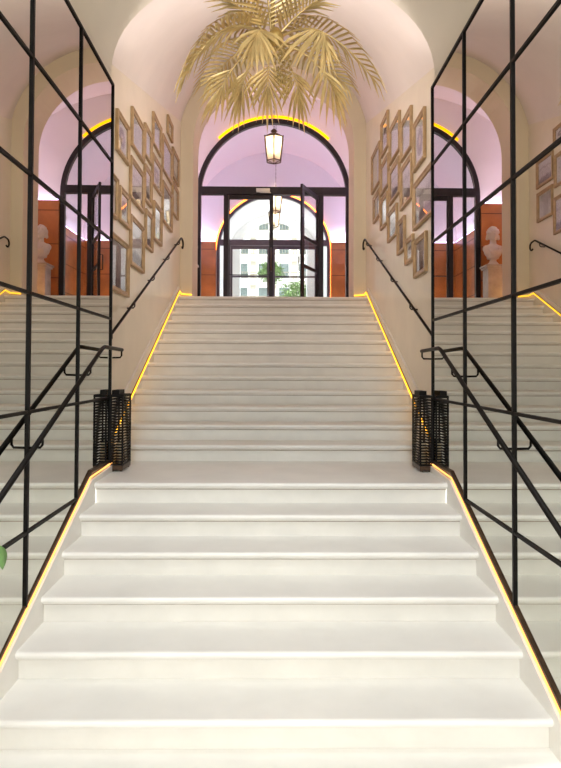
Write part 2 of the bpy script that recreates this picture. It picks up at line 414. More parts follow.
# ------------------------------------------------------------------ mirror walls
ZH = [.4333+.681*i for i in range(-3, 4)]        # -1.61 .. 2.476
YV = [YE-.882*i for i in range(5)]
def clip(poly, f):
    out = []
    for i in range(len(poly)):
        p, q = poly[i], poly[(i+1) % len(poly)]; a, b = f(p), f(q)
        if a >= 0: out.append(p)
        if a*b < 0: t = a/(a-b); out.append((p[0]+(q[0]-p[0])*t, p[1]+(q[1]-p[1])*t))
    return out
AB = .085
TOE = .006          # the left mirror is set very slightly out of parallel
for s, nm in ((-1, 'left'), (1, 'right')):
    t = thing('wall_mirror', 'black-framed grid of mirror panes covering the %s wall beside the lower stairs' % nm, 'mirror', (s*XM, 3.5, ZL), 'mirror walls facing each other')
    for i in range(4):
        for j in range(-1, 6):
            z0 = ZH[j] if j >= 0 else ZH[0]-.681; z1 = ZH[j+1]
            c = [(YV[i+1]+.004, z0+.004), (YV[i]-.004, z0+.004), (YV[i]-.004, z1-.004), (YV[i+1]+.004, z1-.004)]
            c = clip(c, lambda p: p[1]-(ZL-SL*(YL-p[0])+AB)); 
            if len(c) > 2: c = clip(c, lambda p: p[1]-(ZL+AB)) if i == 0 and YV[i+1] >= YL else c
            # landing part: horizontal foot beyond the landing edge
            if i == 0 and len(c) > 2:
                c0 = [(YV[1]+.004, z0+.004), (YV[0]-.004, z0+.004), (YV[0]-.004, z1-.004), (YV[1]+.004, z1-.004)]
                if z1 > ZL+AB:
                    zz = max(z0+.004, ZL+AB)
                    c = [(YL, zz), (YV[0]-.004, zz), (YV[0]-.004, z1-.004), (YV[1]+.004, z1-.004)]
                    zl = max(z0+.004, ZL-SL*(YL-YV[1])+AB)
                    c += [(YV[1]+.004, zl)] if zl >= z0+.004 and zl < zz-.001 else [(YV[1]+.004, zz)]
                else: continue
            if len(c) > 2:
                px_ = lambda y, o: (-(XM+.008)-TOE*(y-YE)-o) if s < 0 else XM+.004+o
                n_ = len(c)
                MB().add([(px_(y, 0), y, z) for y, z in c]+[(px_(y, .008), y, z) for y, z in c], [list(range(n_)), list(range(2*n_-1, n_-1, -1))]+[(q, (q+1) % n_, n_+(q+1) % n_, n_+q) for q in range(n_)]).build('mirror_pane', M['mirror'], t)
    xf = lambda y: (-(XM-.004)-TOE*(y-YE)) if s < 0 else XM-.008
    for i, y in enumerate(YV):
        w = .010 if i else .009
        yc = y if i else y-.008
        MB().box(*sorted((xf(y), xf(y)+s*.022)), yc-w, yc+w, low(y)+AB-.005, ZH[6]+.004).build('vertical_bar', M['iron'], t)
    for j, z in enumerate(ZH):
        y0 = YV[-1]
        # where the bar meets the sloping foot
        yend = YE
        if z < ZL+AB: yend = YL-(ZL+AB-z)/SL
        if yend > y0+.05:
            h = .0095 if j < 6 else .012
            o_ = s*.002
            MB().prism([(xf(y0)+o_, y0), (xf(yend)+o_, yend), (xf(yend)+s*.02, yend), (xf(y0)+s*.02, y0)], 'z', z-h, z+h).build('horizontal_bar', M['iron'], t)
    pts = [(s*XM, YV[-1], low(YV[-1])+AB), (s*XM, YL, ZL+AB+.005), (s*XM, YE, ZL+AB)]
    mb = MB(); mb.bar(pts[0], pts[1], .022, .018); mb.bar(pts[1], pts[2], .022, .018); mb.build('foot_bar', M['bronze'], t)

# ------------------------------------------------------------------ handrails
def arc(c, r, a0, a1, f, n=8): return [f(c, r, math.radians(a0+(a1-a0)*i/n)) for i in range(n+1)]
for s, nm in ((-1, 'left'), (1, 'right')):
    x = s*1.30
    t = thing('handrail', 'black iron handrail in front of the %s mirror, sloping down from the landing' % nm, 'handrail', (x, 3.6, low(3.6)+.9), 'lower handrails')
    zr = lambda y: .172-SL*(YL-y)
    MB().tube([(x, YE+.005, .165), (x, YL+.03, .172), (x, YL-.03, zr(YL-.03)), (x, 1.75, zr(1.75))], .0155, 10).build('rail', M['iron'], t)
    for y in (YE-.01, YV[1], YV[2], YV[3]):
        z = zr(y) if y < YL else .165
        xw = s*(XM-.012)
        MB().tube([(x, y, z-.01), (x, y, z-.05), (x+s*.012, y, z-.066), (xw, y, z-.068)], .0075, 8).build('bracket', M['iron'], t)
    x = s*1.494
    t = thing('handrail', 'black iron handrail climbing the %s wall under the framed pictures' % nm, 'handrail', (x, 7.7, up(7.7)+1), 'upper handrails')
    q = lambda y: .30+(y-5.52)*.4355
    yt = 9.70
    pts = [(x, 5.50, .235), (x, 5.50, .28), (x, 5.53, q(5.53)), (x, yt, q(yt)), (x, yt+.05, q(yt)+.012), (x, yt+.12, q(yt)+.004)]
    pts += [(x+s*.0, yt+.15+.065*math.sin(a), q(yt)-.066+.065*math.cos(a)) for a in [0.3+i*.5 for i in range(8)]]
    MB().tube(pts, .0145, 10).build('rail', M['iron'], t)
    for y in (5.6, 6.5, 7.55, 8.6, 9.55):
        z = q(y)
        MB().tube([(x, y, z-.01), (x, y, z-.05), (x+s*.014, y, z-.066), (s*(XU-.002), y, z-.068)], .0075, 8).build('bracket', M['iron'], t)

# ------------------------------------------------------------------ framed pictures
FL = {
 '1': (5.94, 6.46, 2.18, 2.61, 'oval', 'gilt-framed oval portrait, left stair wall, top frame nearest the mirror'),
 '2': (6.56, 7.21, 2.46, 2.91, 'pale', 'gilt-framed pale print, left stair wall, top row, second frame from the mirror'),
 '3': (7.22, 7.66, 2.59, 3.0, 'pale', 'narrow gilt-framed print, left stair wall, top row, third frame from the mirror'),
 '4': (7.71, 8.29, 2.92, 3.35, 'pale', 'gilt-framed pale print, left stair wall, top row, fourth frame from the mirror'),
 '5': (8.76, 9.20, 3.47, 3.76, 'oval', 'smallest gilt-framed oval picture, highest of all on the left stair wall'),
 '6': (8.38, 9.18, 2.81, 3.33, 'pale', 'large gilt-framed pale print on the left stair wall, just below the highest small frame'),
 '7': (9.21, 9.81, 2.98, 3.45, 'view', 'gilt-framed picture on the left stair wall, upper of the two beside the pillar'),
 '8': (6.52, 7.215, 1.86, 2.35, 'view', 'gilt-framed view on the left stair wall, middle of the third column from the mirror'),
 '9': (7.235, 7.67, 2.05, 2.51, 'view', 'narrow gilt-framed view, left stair wall, middle of the fourth column from the mirror'),
 '10': (7.7, 8.33, 2.39, 2.81, 'oval', 'gilt-framed oval portrait, left stair wall, middle of the fifth column from the mirror'),
 '11': (5.71, 6.01, 1.48, 1.91, 'pale', 'narrow gilt-framed print half hidden by the left mirror edge, above the big aged print'),
 '12': (6.07, 6.51, 1.5, 1.88, 'oval', 'small gilt-framed oval portrait on the left stair wall, above the big aged print'),
 '13': (5.64, 6.49, .76, 1.34, 'aged', 'big gilt-framed aged dark print, lowest on the left stair wall beside the mirror'),
 '14': (6.55, 7.24, 1.14, 1.71, 'view', 'large gilt-framed view, left stair wall, bottom of the third column from the mirror'),
 '15': (7.31, 7.75, 1.49, 1.98, 'view', 'narrow gilt-framed view, left stair wall, bottom of the fourth column from the mirror'),
 '16': (7.81, 8.37, 1.7, 2.22, 'view', 'gilt-framed view on the left stair wall, bottom of the fifth column from the mirror'),
 '17': (8.41, 9.21, 2.09, 2.68, 'view', 'large gilt-framed view on the left stair wall, above the handrail top end'),
 '18': (9.23, 9.79, 2.42, 2.92, 'pale', 'gilt-framed print on the left stair wall, lower of the two beside the pillar'),
}
FR = {
 '1': (6.1, 6.62, 2.18, 2.73, 'oval', 'gilt-framed oval portrait on the right stair wall, top frame nearest the mirror'),
 '2': (6.7, 7.28, 2.52, 3.01, 'pale', 'gilt-framed pale print, right stair wall, top row, second frame from the mirror'),
 '3': (7.33, 7.99, 2.73, 3.23, 'pale', 'gilt-framed pale print, right stair wall, top row, third frame from the mirror'),
 '4': (8.08, 8.62, 3.05, 3.56, 'oval', 'gilt-framed oval picture, highest of all on the right stair wall'),
 '5': (8.71, 9.44, 2.76, 3.38, 'pale', 'large gilt-framed print on the right stair wall, upper of the two beside the pillar'),
 '6': (8.05, 8.66, 2.51, 2.96, 'pale', 'gilt-framed print on the right stair wall, directly under the highest frame'),
 '7': (7.35, 8.01, 2.19, 2.67, 'view', 'gilt-framed view on the right stair wall, third along the middle row'),
 '8': (6.68, 7.29, 1.93, 2.46, 'view', 'gilt-framed view on the right stair wall, second along the middle row'),
 '9': (5.75, 6.62, 1.53, 2.06, 'view', 'widest gilt-framed view on the right stair wall, half hidden by the mirror edge'),
 '10': (8.69, 9.28, 2.26, 2.68, 'pale', 'gilt-framed print on the right stair wall, lower of the two beside the pillar'),
 '11': (8.12, 8.66, 2.01, 2.46, 'pale', 'gilt-framed bright print on the right stair wall, third frame down under the highest one'),
 '12': (7.49, 8.10, 1.71, 2.12, 'view', 'gilt-framed picture low on the right stair wall, fourth along the bottom edge'),
 '13': (7.05, 7.47, 1.42, 1.85, 'aged', 'narrow gilt-framed dark print low on the right stair wall, third up the bottom row'),
 '14': (6.62, 7.03, 1.22, 1.53, 'oval', 'smallest gilt-framed portrait low on the right stair wall, second up the bottom row'),
 '15': (6.05, 6.585, 1.0, 1.43, 'aged', 'gilt-framed dark tall print, lowest on the right stair wall beside the mirror'),
}
for s, D in ((-1, FL), (1, FR)):
    for key, (y0, y1, z0, z1, kind, lbl) in D.items():
        y0 += .01; y1 -= .01; z0 += .008; z1 -= .008
        xw = s*(XU-.002); yc = (y0+y1)/2
        t = thing('picture_frame', lbl, 'framed picture', (xw, yc, z0), 'gilt framed pictures on the stair walls')
        b = min(.052, .11*(y1-y0)+.01)
        X = lambda d: s*(XU-.002-d)
        # mitred moulding with a raised outer bead
        pr = [(0, 0), (0, .030), (.006, .036), (.016, .036), (b*.55, .026), (b-.006, .024), (b, .018), (b, .004), (b*.5, 0)]
        rows = []
        for (cy, cz, sy, sz) in ((y0, z0, 1, 1), (y1, z0, -1, 1), (y1, z1, -1, -1), (y0, z1, 1, -1), (y0, z0, 1, 1)):
            rows.append([(X(d), cy+sy*o, cz+sz*o) for o, d in pr+[pr[0]]])
        MB().grid(rows, False).build('moulding', M['frame'], t)
        MB().box(*sorted((X(0.002), X(.006))), y0+b*.6, y1-b*.6, z0+b*.6, z1-b*.6).build('mount', M['mat'], t)
        m_ = .035 if kind in ('oval',) else .02 if kind == 'pale' else .006
        MB().box(*sorted((X(.0065), X(.008))), y0+b+m_, y1-b-m_, z0+b+m_, z1-b-m_).build('picture', M['pic_'+kind], t)
        MB().box(*sorted((X(.010), X(.012))), y0+b*.9, y1-b*.9, z0+b*.9, z1-b*.9).build('glass_pane', M['pglass'], t)

# ------------------------------------------------------------------ slatted floor lanterns
def floor_lantern(x0, x1, y0, y1, lbl):
    zb = ZL; h = .655
    t = thing('floor_lantern', lbl, 'lantern', ((x0+x1)/2, (y0+y1)/2, zb), 'slatted floor lanterns on the landing')
    mb = MB().box(x0, x1, y0, y1, zb+.012, zb+.05)
    for px in (x0+.02, x1-.02):
        for py in (y0+.02, y1-.02): mb.box(px-.012, px+.012, py-.012, py+.012, zb, zb+.012)
    mb.build('base', M['bronze'], t, bevel=.003)
    w = .007
    for px in (x0, x1-w*2):
        for py in (y0, y1-2*w): MB().box(px, px+2*w, py, py+2*w, zb+.05, zb+h).build('post', M['iron'], t)
    n = 25
    for i in range(n):
        z = zb+.06+(h-.075)*i/(n-1)
        mb = MB(); g = .0062
        mb.box(x0, x1, y0-.004, y0+.006, z-g, z+g); mb.box(x0, x1, y1-.006, y1+.004, z-g, z+g)
        mb.box(x0-.003, x0+.006, y0+.006, y1-.006, z-g, z+g); mb.box(x1-.006, x1+.003, y0+.006, y1-.006, z-g, z+g)
        mb.build('slat', M['iron'], t)
    mb = MB().box(x0+.004, x1-.004, y0+.004, y1-.004, zb+h-.008, zb+h+.003); mb.box(x0+.006, x1-.045, y0+.03, y1-.06, zb+h+.003, zb+h+.04)
    mb.build('lid', M['iron'], t, bevel=.003)
    cx, cy = (x0+x1)/2, (y0+y1)/2
    MB().lathe([(.001, 0), (.03, 0), (.03, .18), (.026, .19), (.004, .19), (.003, .205)], (cx, cy, zb+.05), 14).build('candle', M['candle'], t)
    return t
fl = floor_lantern(-1.384, -1.270, 5.15, 5.43, 'black slatted floor lantern on the landing at the end of the left mirror')
dup(fl, (1.325, 5.29, ZL), 'black slatted floor lantern on the landing at the end of the right mirror')

# ------------------------------------------------------------------ glazed partitions
def glazed_screen(lbl, y, half, cz, zt0, zt1, mull, th, centre, glass_gap, m='door'):
    t = thing('glazed_screen', lbl, 'glass partition', (0, y, ZT))
    zb = ZT+.004
    mb = MB(); cur = archcurve(half, cz, half, zb, 36); inn = archcurve(half-th, cz, half-th, zb, 36); k = len(cur)
    ya, yb = y-.05, y+.05
    vs = [(a, ya, b) for a, b in cur]+[(a, ya, b) for a, b in inn]+[(a, yb, b) for a, b in inn]+[(a, yb, b) for a, b in cur]
    fs = []
    for i in range(k-1):
        for q in range(4): fs.append((q*k+i, q*k+i+1, ((q+1) % 4)*k+i+1, ((q+1) % 4)*k+i))
    mb.add(vs, fs+[(0, k, 2*k, 3*k), (k-1, 2*k-1, 3*k-1, 4*k-1)]).build('arch_frame', M[m], t)
    MB().box(-half+th*.9, half-th*.9, y-.06, y+.06, zt0, zt1).build('transom', M[m], t)
    for a, b in mull: MB().box(a, b, y-.045, y+.045, zb, zt0+.002).build('mullion', M[m], t)
    # fanlight pane
    r = half-th*.8; a0 = math.asin(max(-1, min(1, (zt1-.01-cz)/r)))
    pts = [(r*math.cos(a), cz+r*math.sin(a)) for a in [a0+(PI-2*a0)*i/30 for i in range(31)]]
    MB().prism(pts, 'y', y-.005, y+.005).build('fanlight_pane', M['glass'], t)
    for a, b in ((-half+th*.9, mull[0][0]), (mull[1][1], half-th*.9)):
        MB().box(a+.001, b-.001, y-.005, y+.005, zb, zt0).build('side_pane', M['glass'], t)
    return t
def leaf(lbl, name_rails, hx, y, w, ang, z1, stile=.07, free=.07, rails=(), rail_h=.03, lo=ZT+.02, deep=.045, handle=None, m='door'):
    """door leaf hinged at (hx,y); ang 0 = along +x, measured about z"""
    t = thing('glass_door', lbl, 'door', (hx, y, lo))
    mx = Matrix.Translation((hx, y, 0)) @ Matrix.Rotation(ang, 4, 'Z')
    mb = MB(); d = deep/2
    mb.box(0, stile, -d, d, lo, z1, mx); mb.box(w-free, w, -d, d, lo, z1, mx); mb.box(stile, w-free, -d, d, z1-.09, z1, mx); mb.box(stile, w-free, -d, d, lo, lo+.14, mx)
    for z in rails: mb.box(stile, w-free, -d*.8, d*.8, z-rail_h, z+rail_h, mx)
    mb.build('leaf_frame', M[m], t)
    MB().box(stile-.01, w-free+.01, -.006, .006, lo+.1, z1-.05, mx).build('glass_pane', M['glass'], t)
    if handle:
        zc, h = handle
        p = [mx @ Vector((w-free*.5, sd, z)) for sd, z in ((-d-.002, zc-h), (-d-.05, zc-h), (-d-.05, zc+h), (-d-.002, zc+h))]
        MB().tube(p, .013, 8).build('pull_handle', M['bronze'], t)
    return t
glazed_screen('black arched glass partition with transom at the head of the stairs', YP, 1.65, 3.73, 3.74, 3.905, ((-1.065, -.965), (.955, 1.07)), .10, None, None)
leaf('closed left glass door in the first black partition', None, -.96, YP, .955, 0., 3.735, .022, .085, (2.02,), .008, handle=(2.35, .25))
leaf('open right glass door of the first partition, swung towards the stairs', None, .945, YP-.07, .96, PI+math.radians(66), 3.70, .055, .11, (2.66, 2.08), .03, handle=(2.12, .15))
# door closers on the transoms
t = thing('door_closer', 'pale door closer box on the first partition transom above the closed door', 'door closer', (-.22, YP-.1, 3.78))
MB().box(-.37, -.08, YP-.115, YP-.062, 3.78, 3.855).build('body', M['steel'], t, bevel=.006)
MB().box(-.30, -.06, YP-.10, YP-.09, 3.762, 3.776).build('arm', M['steel'], t)
glazed_screen('far black arched glass partition at the street side of the vestibule', YQ, 1.595, 3.37, 3.50, 3.66, ((-1.29, -1.21), (1.22, 1.30)), .08, None, None, 'doorfar')
leaf('closed left glass door in the far street partition', None, -1.205, YQ, 1.10, 0., 3.49, .05, .075, (2.62,), .022, handle=(2.35, .25), m='doorfar')
leaf('closed right glass door in the far street partition', None, 1.215, YQ, 1.26, PI, 3.49, .05, .09, (2.62,), .022, handle=(2.35, .25), m='doorfar')
# cornice blocks on the vestibule side walls
for s, nm in ((-1, 'left'), (1, 'right')):
    mb = MB(); 
    prof = [(0, 0), (.05, .02), (.06, .10), (.12, .14), (.14, .24), (.20, .28), (.20, .34), (0, .34)]
    mb.prism([(s*(1.92-o), 3.05+z) for o, z in prof], 'y', YP2+.05, YP2+.35); mb.box(*sorted((s*1.92, s*2.34)), YP2+.05, YP2+.35, ZT, 3.39)
    mb.build('trim_%d' % (10 if s < 0 else 11), M['pedestal'], kind='structure')

# ------------------------------------------------------------------ hanging lanterns
def hang_lantern(lbl, c, zt, zb, r, ztop):
    """hexagonal, wider at the top; zt/zb = glass top/bottom"""
    x, y = c; h = zt-zb
    t = thing('hanging_lantern', lbl, 'lantern', (x, y, zb), 'glass hexagonal hanging lanterns')
    rb = r*.74; n = 6
    P = lambda rad, z, j: Vector((x+rad*math.cos(PI/6+PI/3*j), y+rad*math.sin(PI/6+PI/3*j), z))
    mb = MB()
    for rad, z in ((r, zt), (rb, zb)):
        mb.tube([P(rad, z, j) for j in range(6)], r*.06, 5, closed=True)
    for j in range(6):
        mb.tube([P(r, zt, j), P(rb, zb, j)], r*.07, 5); mb.tube([P(r, zt, j), P(r*.42, zt+h*.16, j)], r*.04, 5); mb.ball(P(r*1.03, zt+h*.02, j), r*.07, 6, 4)
        mb.tube([P(rb, zb, j), P(r*.15, zb-h*.08, j)], r*.035, 5)
    mb.tube([P(r*.42, zt+h*.16, j) for j in range(6)], r*.05, 5, closed=True)
    mb.ball((x, y, zb-h*.09), r*.09, 8, 5)
    mb.build('cage', M['bronze'], t)
    for j in range(6):
        a, b, c_, d = P(r*.98, zt, j), P(r*.98, zt, j+1), P(rb*.98, zb, j+1), P(rb*.98, zb, j)
        nn = Vector((math.cos(PI/3+PI/3*j), math.sin(PI/3+PI/3*j), 0))*.004
        MB().add([a, b, c_, d, a-nn, b-nn, c_-nn, d-nn], [(0, 1, 2, 3), (7, 6, 5, 4), (0, 4, 5, 1), (1, 5, 6, 2), (2, 6, 7, 3), (3, 7, 4, 0)]).build('glass_pane', M['opal'], t)
    mb = MB().lathe([(r*.45, h*.15), (r*.30, h*.20), (r*.22, h*.26), (r*.34, h*.30), (r*.16, h*.38), (r*.05, h*.42)], (x, y, zt), 12)
    mb.build('crown', M['bronze'], t)
    mb = MB()
    z = zt+h*.42; i = 0
    while z < ztop:
        a = (i % 2)*PI/2; L = .05
        mb.tube([(x+.011*math.cos(q)*math.cos(a), y+.011*math.cos(q)*math.sin(a), z+L/2+L*.56*math.sin(q)) for q in [2*PI*e/8 for e in range(8)]], .0035, 4, closed=True)
        z += L; i += 1
    mb.build('chain', M['bronze'], t)
    MB().lathe([(r*.01, -h*.15), (r*.16, -h*.1), (r*.22, 0), (r*.16, h*.12), (r*.03, h*.26)], (x, y, zb+h*.42), 10).build('bulb', M['bulb'], t)
    MB().lathe([(r*.12, 0), (r*.12, h*.27)], (x, y, zb), 10).build('candle_tube', M['candle'], t)
    L = bpy.data.lights.new('lantern_glow', 'POINT'); L.energy = 9; L.color = (1, .78, .5); L.shadow_soft_size = .06
    lo = bpy.data.objects.new('lantern_glow', L); C.objects.link(lo); lo.location = (x, y, zb+h*.75)
    return t
hang_lantern('lit hexagonal lantern hanging in front of the first black arch below the palm chandelier', (.003, 11.5), 4.47, 4.02, .20, 5.78)
hang_lantern('lit hexagonal lantern hanging behind the first partition, middle one in the row', (.05, 14.5), 4.26, 3.83, .18, 6.1)
hang_lantern('bright farthest hexagonal lantern hanging in the white porch outside the far doors', (.015, 18.5), 4.86, 4.42, .20, 5.1)

# ------------------------------------------------------------------ golden palm chandelier
PS = 4.0/7.0                       # it hangs in the mirrored hall, just before the front arch
H = Vector((-.005, 4.0, 2.205))
palm = thing('palm_chandelier', 'large golden metal palm-frond chandelier hanging from the stair vault', 'chandelier', H)
MB().ball(H+Vector((.02, -.06, 0)), .055, 18, 12).ball(H+Vector((.02, -.04, .04)), .04, 12, 8).build('hub', M['gold2'], palm)
MB().tube([H, H+Vector((0, 0, .20)), (H.x, H.y, 3.54)], .016, 10).lathe([(.09, -.05), (.10, -.02), (.10, 0)], (H.x, H.y, 3.545), 20).build('stem', M['gold2'], palm)
def bez(p0, p1, p2, t): return p0*(1-t)**2+p1*2*t*(1-t)+p2*t*t
def frond(ctrl, tip, ln, n=17, wid=.040, t0=.20, spread=1.15, droop=.75, upv=(0, 0, 1), fan=0., mt='gold'):
    p0 = H.copy(); p1 = H+Vector(ctrl)*PS; p2 = H+Vector(tip)*PS; ln *= PS; wid *= PS; mb = MB()
    pts = [bez(p0, p1, p2, i/14) for i in range(15)]
    mb.tube(pts, [.010-.007*i/14 for i in range(15)], 6)
    for i in range(n):
        f = i/(n-1); t = t0+(1-t0)*f
        p = bez(p0, p1, p2, t); tg = (bez(p0, p1, p2, min(1, t+.02))-bez(p0, p1, p2, t-.02)).normalized()
        side = tg.cross(Vector(upv)); 
        if side.length < .05: side = tg.cross(Vector((0, 1, 0)))
        side.normalize(); nrm = side.cross(tg).normalized()
        L = 1.28*ln*(.62+.38*math.sin(PI*(.12+.78*f)))*(1-.12*f)
        for sd in (-1, 1):
            jit = random.uniform(-.06, .06)
            sp_ = spread*(1-.55*f*f)
            d = (side*sd*sp_+tg*(.42+.75*f*f+jit)+nrm*(.16+jit)).normalized()
            q1 = p+d*L*.5; d2 = (d+Vector((0, 0, -droop))).normalized(); q2 = q1+d2*L*.5
            qa = p+d*L*.22
            w = wid*(.8+.2*random.random())
            cr = d.cross(nrm).normalized()
            if cr.length < .1: cr = tg
            fold = nrm*w*.28
            c2 = d2.cross(nrm).normalized()
            vs = [p-cr*w*.15, p+cr*w*.15, qa-cr*w*.5+fold, qa, qa+cr*w*.5+fold, q1-cr*w*.46+fold, q1, q1+cr*w*.46+fold, q2]
            mb.add(vs, [(0, 2, 3), (0, 3, 1), (1, 3, 4), (2, 5, 6, 3), (3, 6, 7, 4), (5, 8, 6), (6, 8, 7)])
    o = mb.build('frond', M[mt], palm)
    so = o.modifiers.new('thickness', 'SOLIDIFY'); so.thickness = .0025
    return o
P = .01167
def F(cx, cz, cy, tx, tz, ty, ln, **k): frond((cx*P, cy, cz*P), (tx*P, ty, tz*P), ln, **k)
def fan(o, main, A, L, n, Y, wid=.046):
    """a frond whose long leaflets radiate from the end of its stalk"""
    p0 = H.copy(); p2 = H+Vector((o[0]*P, Y, o[1]*P))*PS; p1 = H+Vector((o[0]*P*.6, Y*.7, max(4., o[1]*.2+10)*P))*PS
    mb = MB(); pts = [bez(p0, p1, p2, i/12) for i in range(13)]
    mb.tube(pts, [.009-.005*i/12 for i in range(13)], 6)
    m = Vector(main).normalized(); v = Vector((.0, -1, .0)); side = m.cross(v).normalized(); nrm = side.cross(m).normalized(); L *= P*PS; wid *= PS
    for i in range(n):
        f = 2*i/(n-1)-1; a = math.radians(A)*f*(1+.06*random.uniform(-1, 1))
        p = bez(p0, p1, p2, 1-.28*abs(f)); l = L*(1.-.22*f*f)*random.uniform(.9, 1.05)
        d = (m*math.cos(a)+side*math.sin(a)+nrm*random.uniform(-.15, .25)).normalized()
        d2 = (d+Vector((0, 0, -.35))).normalized(); cr = d.cross(nrm).normalized(); fold = nrm*wid*.22; w = wid*random.uniform(.8, 1.05)
        qa = p+d*l*.3; q1 = qa+d*l*.3; q2 = q1+d2*l*.42
        mb.add([p-cr*w*.12, p+cr*w*.12, qa-cr*w*.5+fold, qa, qa+cr*w*.5+fold, q1-cr*w*.42+fold, q1, q1+cr*w*.42+fold, q2],
               [(0, 2, 3), (0, 3, 1), (1, 3, 4), (2, 5, 6, 3), (3, 6, 7, 4), (5, 8, 6), (6, 8, 7)])
    o_ = mb.build('frond', M['gold'], palm); so = o_.modifiers.new('thickness', 'SOLIDIFY'); so.thickness = .002
F(-42, 44, .05, -84, -28, .0, .40, n=19, wid=.031)      # upper left arc
F(-42, 22, -.45, -78, -50, -.5, .46, n=14, wid=.044, t0=.3)    # bright left front
F(46, 42, .05, 100, -30, .05, .42, n=19, wid=.031)      # upper right arc
F(36, 30, .6, 78, -8, .75, .40, n=16)                   # back right
F(-36, 30, .6, -70, -6, .8, .40, n=16)                  # back left
F(-4, 28, -.1, -8, 52, -.62, .50, upv=(0, -1, .5), spread=1.3, droop=.05, t0=.25, n=15)  # top, leaning to the viewer
F(-24, 26, -.1, -46, 30, -.3, .36, droop=.3, n=13)      # top left
F(24, 26, -.1, 44, 28, -.3, .36, droop=.3, n=13)        # top right
F(-10, 26, .5, -20, 26, .85, .36, droop=.3, n=13)       # top back
fan((-15, -14), (-.05, -.2, -1), 52, 50, 14, -.45)
fan((50, -12), (-.12, -.2, -1), 50, 58, 15, -.45)
fan((-5, -44), (0, 0, -1), 58, 44, 15, .1)
fan((-55, -44), (-.45, 0, -1), 42, 46, 12, .2)
fan((66, -42), (.22, 0, -1), 38, 50, 12, .2)
fan((28, -38), (.1, .1, -1), 46, 44, 12, .35)
fan((-34, -36), (-.15, .1, -1), 44, 48, 12, .35)
# strands of small gilded fruit under the hub
for (dx, dy, L) in ((.07, -.05, .50), (.13, -.02, .62), (.02, -.02, .45), (.18, .03, .50), (.10, .06, .58)):
    mb = MB(); L *= PS; dx *= PS; dy *= PS; n = int(L/.018)
    for i in range(n):
        z = -.03-i*.018; a = i*2.4
        mb.ball(H+Vector((dx+.013*math.cos(a)+.025*i/n, dy+.013*math.sin(a), z)), .0095, 6, 4)
    mb.tube([H+Vector((dx*.4, dy*.5, 0)), H+Vector((dx, dy, -.03)), H+Vector((dx+.025, dy, -L-.03))], .0025, 5)
    mb.build('fruit_strand', M['gold2'], palm)

# ------------------------------------------------------------------ busts on pedestals
def bust_mesh():
    mb = MB()
    mb.lathe([(.115, 0), (.12, .03), (.10, .05), (.07, .08), (.06, .13), (.09, .16)], (0, 0, 0), 20)          # socle
    mb.ball((0, .0, .30), .19, 18, 12, (1.0, .60, .85)); mb.ball((-.13, .01, .35), .085, 12, 8, (1, .8, .9)); mb.ball((.13, .01, .35), .085, 12, 8, (1, .8, .9))
    mb.ball((0, -.03, .24), .13, 12, 8, (1, .7, 1.1)); mb.lathe([(.12, .14), (.13, .2), (.15, .28), (.12, .36)], (0, 0, 0), 16)
    mb.tube([(0, .0, .38), (0, -.01, .52)], [.075, .062], 14)                                                       # neck
    mb.ball((0, -.02, .62), .105, 18, 14, (.86, 1., 1.22)); mb.ball((0, -.075, .56), .06, 12, 8, (.95, .7, .9))   # skull and jaw
    mb.tube([(0, -.122, .645), (0, -.145, .60), (0, -.115, .59)], [.012, .019, .012], 8)                            # nose
    mb.ball((0, -.117, .562), .024, 8, 5, (1.2, .6, .5)); mb.ball((0, -.112, .525), .024, 8, 6)
    for s in (-1, 1):
        mb.ball((s*.037, -.105, .665), .026, 8, 5, (1.2, .7, .5)); mb.ball((s*.037, -.103, .635), .016, 8, 5); mb.ball((s*.093, -.01, .62), .026, 8, 6, (.5, .9, 1.2))
    for i in range(60):                                                                                            # curls
        a = random.uniform(0, 2*PI); e = random.uniform(.05, 1.45)
        d = Vector((math.cos(a)*math.cos(e)*.100, .005+math.sin(a)*math.cos(e)*.108, math.sin(e)*.135+.645))
        if d.y < -.075 and d.z < .70: continue
        mb.ball(d, random.uniform(.03, .047), 8, 6)
    for s in (-1, 1):
        for i in range(2): mb.ball((s*(.108+.006*i), .01, .61-.045*i), .037, 8, 6)
    for i in range(7): mb.tube([(-.17+.05*i, -.09-.02*math.sin(i), .38-.01*abs(i-3)), (-.12+.035*i, -.125, .27), (-.07+.02*i, -.09, .17)], .014, 6)  # drapery folds
    return mb
def bust(x, y, zp, lbl, plbl):
    z0 = ZT+.002
    t = thing('pedestal', plbl, 'pedestal', (x, y, z0), 'marble pedestals in the lobby')
    hgt = zp-z0
    MB().box(x-.21, x+.21, y-.21, y+.21, z0, z0+.10).box(x-.19, x+.19, y-.19, y+.19, z0+.10, z0+.14).build('plinth', M['pedestal'], t, bevel=.01)
    MB().box(x-.16, x+.16, y-.16, y+.16, z0+.14, zp-.08).build('shaft', M['pedestal'], t, bevel=.01)
    MB().box(x-.185, x+.185, y-.185, y+.185, zp-.08, zp-.04).box(x-.21, x+.21, y-.21, y+.21, zp-.04, zp).build('cap', M['pedestal'], t, bevel=.008)
    mb = bust_mesh(); v0 = Vector((x, y, zp+.002))
    mb.v = [v+v0 for v in mb.v]
    o = mb.build('bust', M['marble'], label=lbl, cat='bust', group='marble busts in the lobby', org=v0)
    r = o.modifiers.new('remesh', 'REMESH'); r.mode = 'VOXEL'; r.voxel_size = .011; r.use_smooth_shade = True
    sm = o.modifiers.new('smooth', 'SMOOTH'); sm.iterations = 2; sm.factor = .5
bust(1.89, 12.35, 2.14, 'white marble curly-haired bust right of the black arch, reflected in the left mirror', 'marble pedestal right of the black arch, seen in the left mirror')
bust(-1.77, 12.35, 2.17, 'white marble curly-haired bust left of the black arch, reflected in the right mirror', 'marble pedestal left of the black arch, seen in the right mirror')

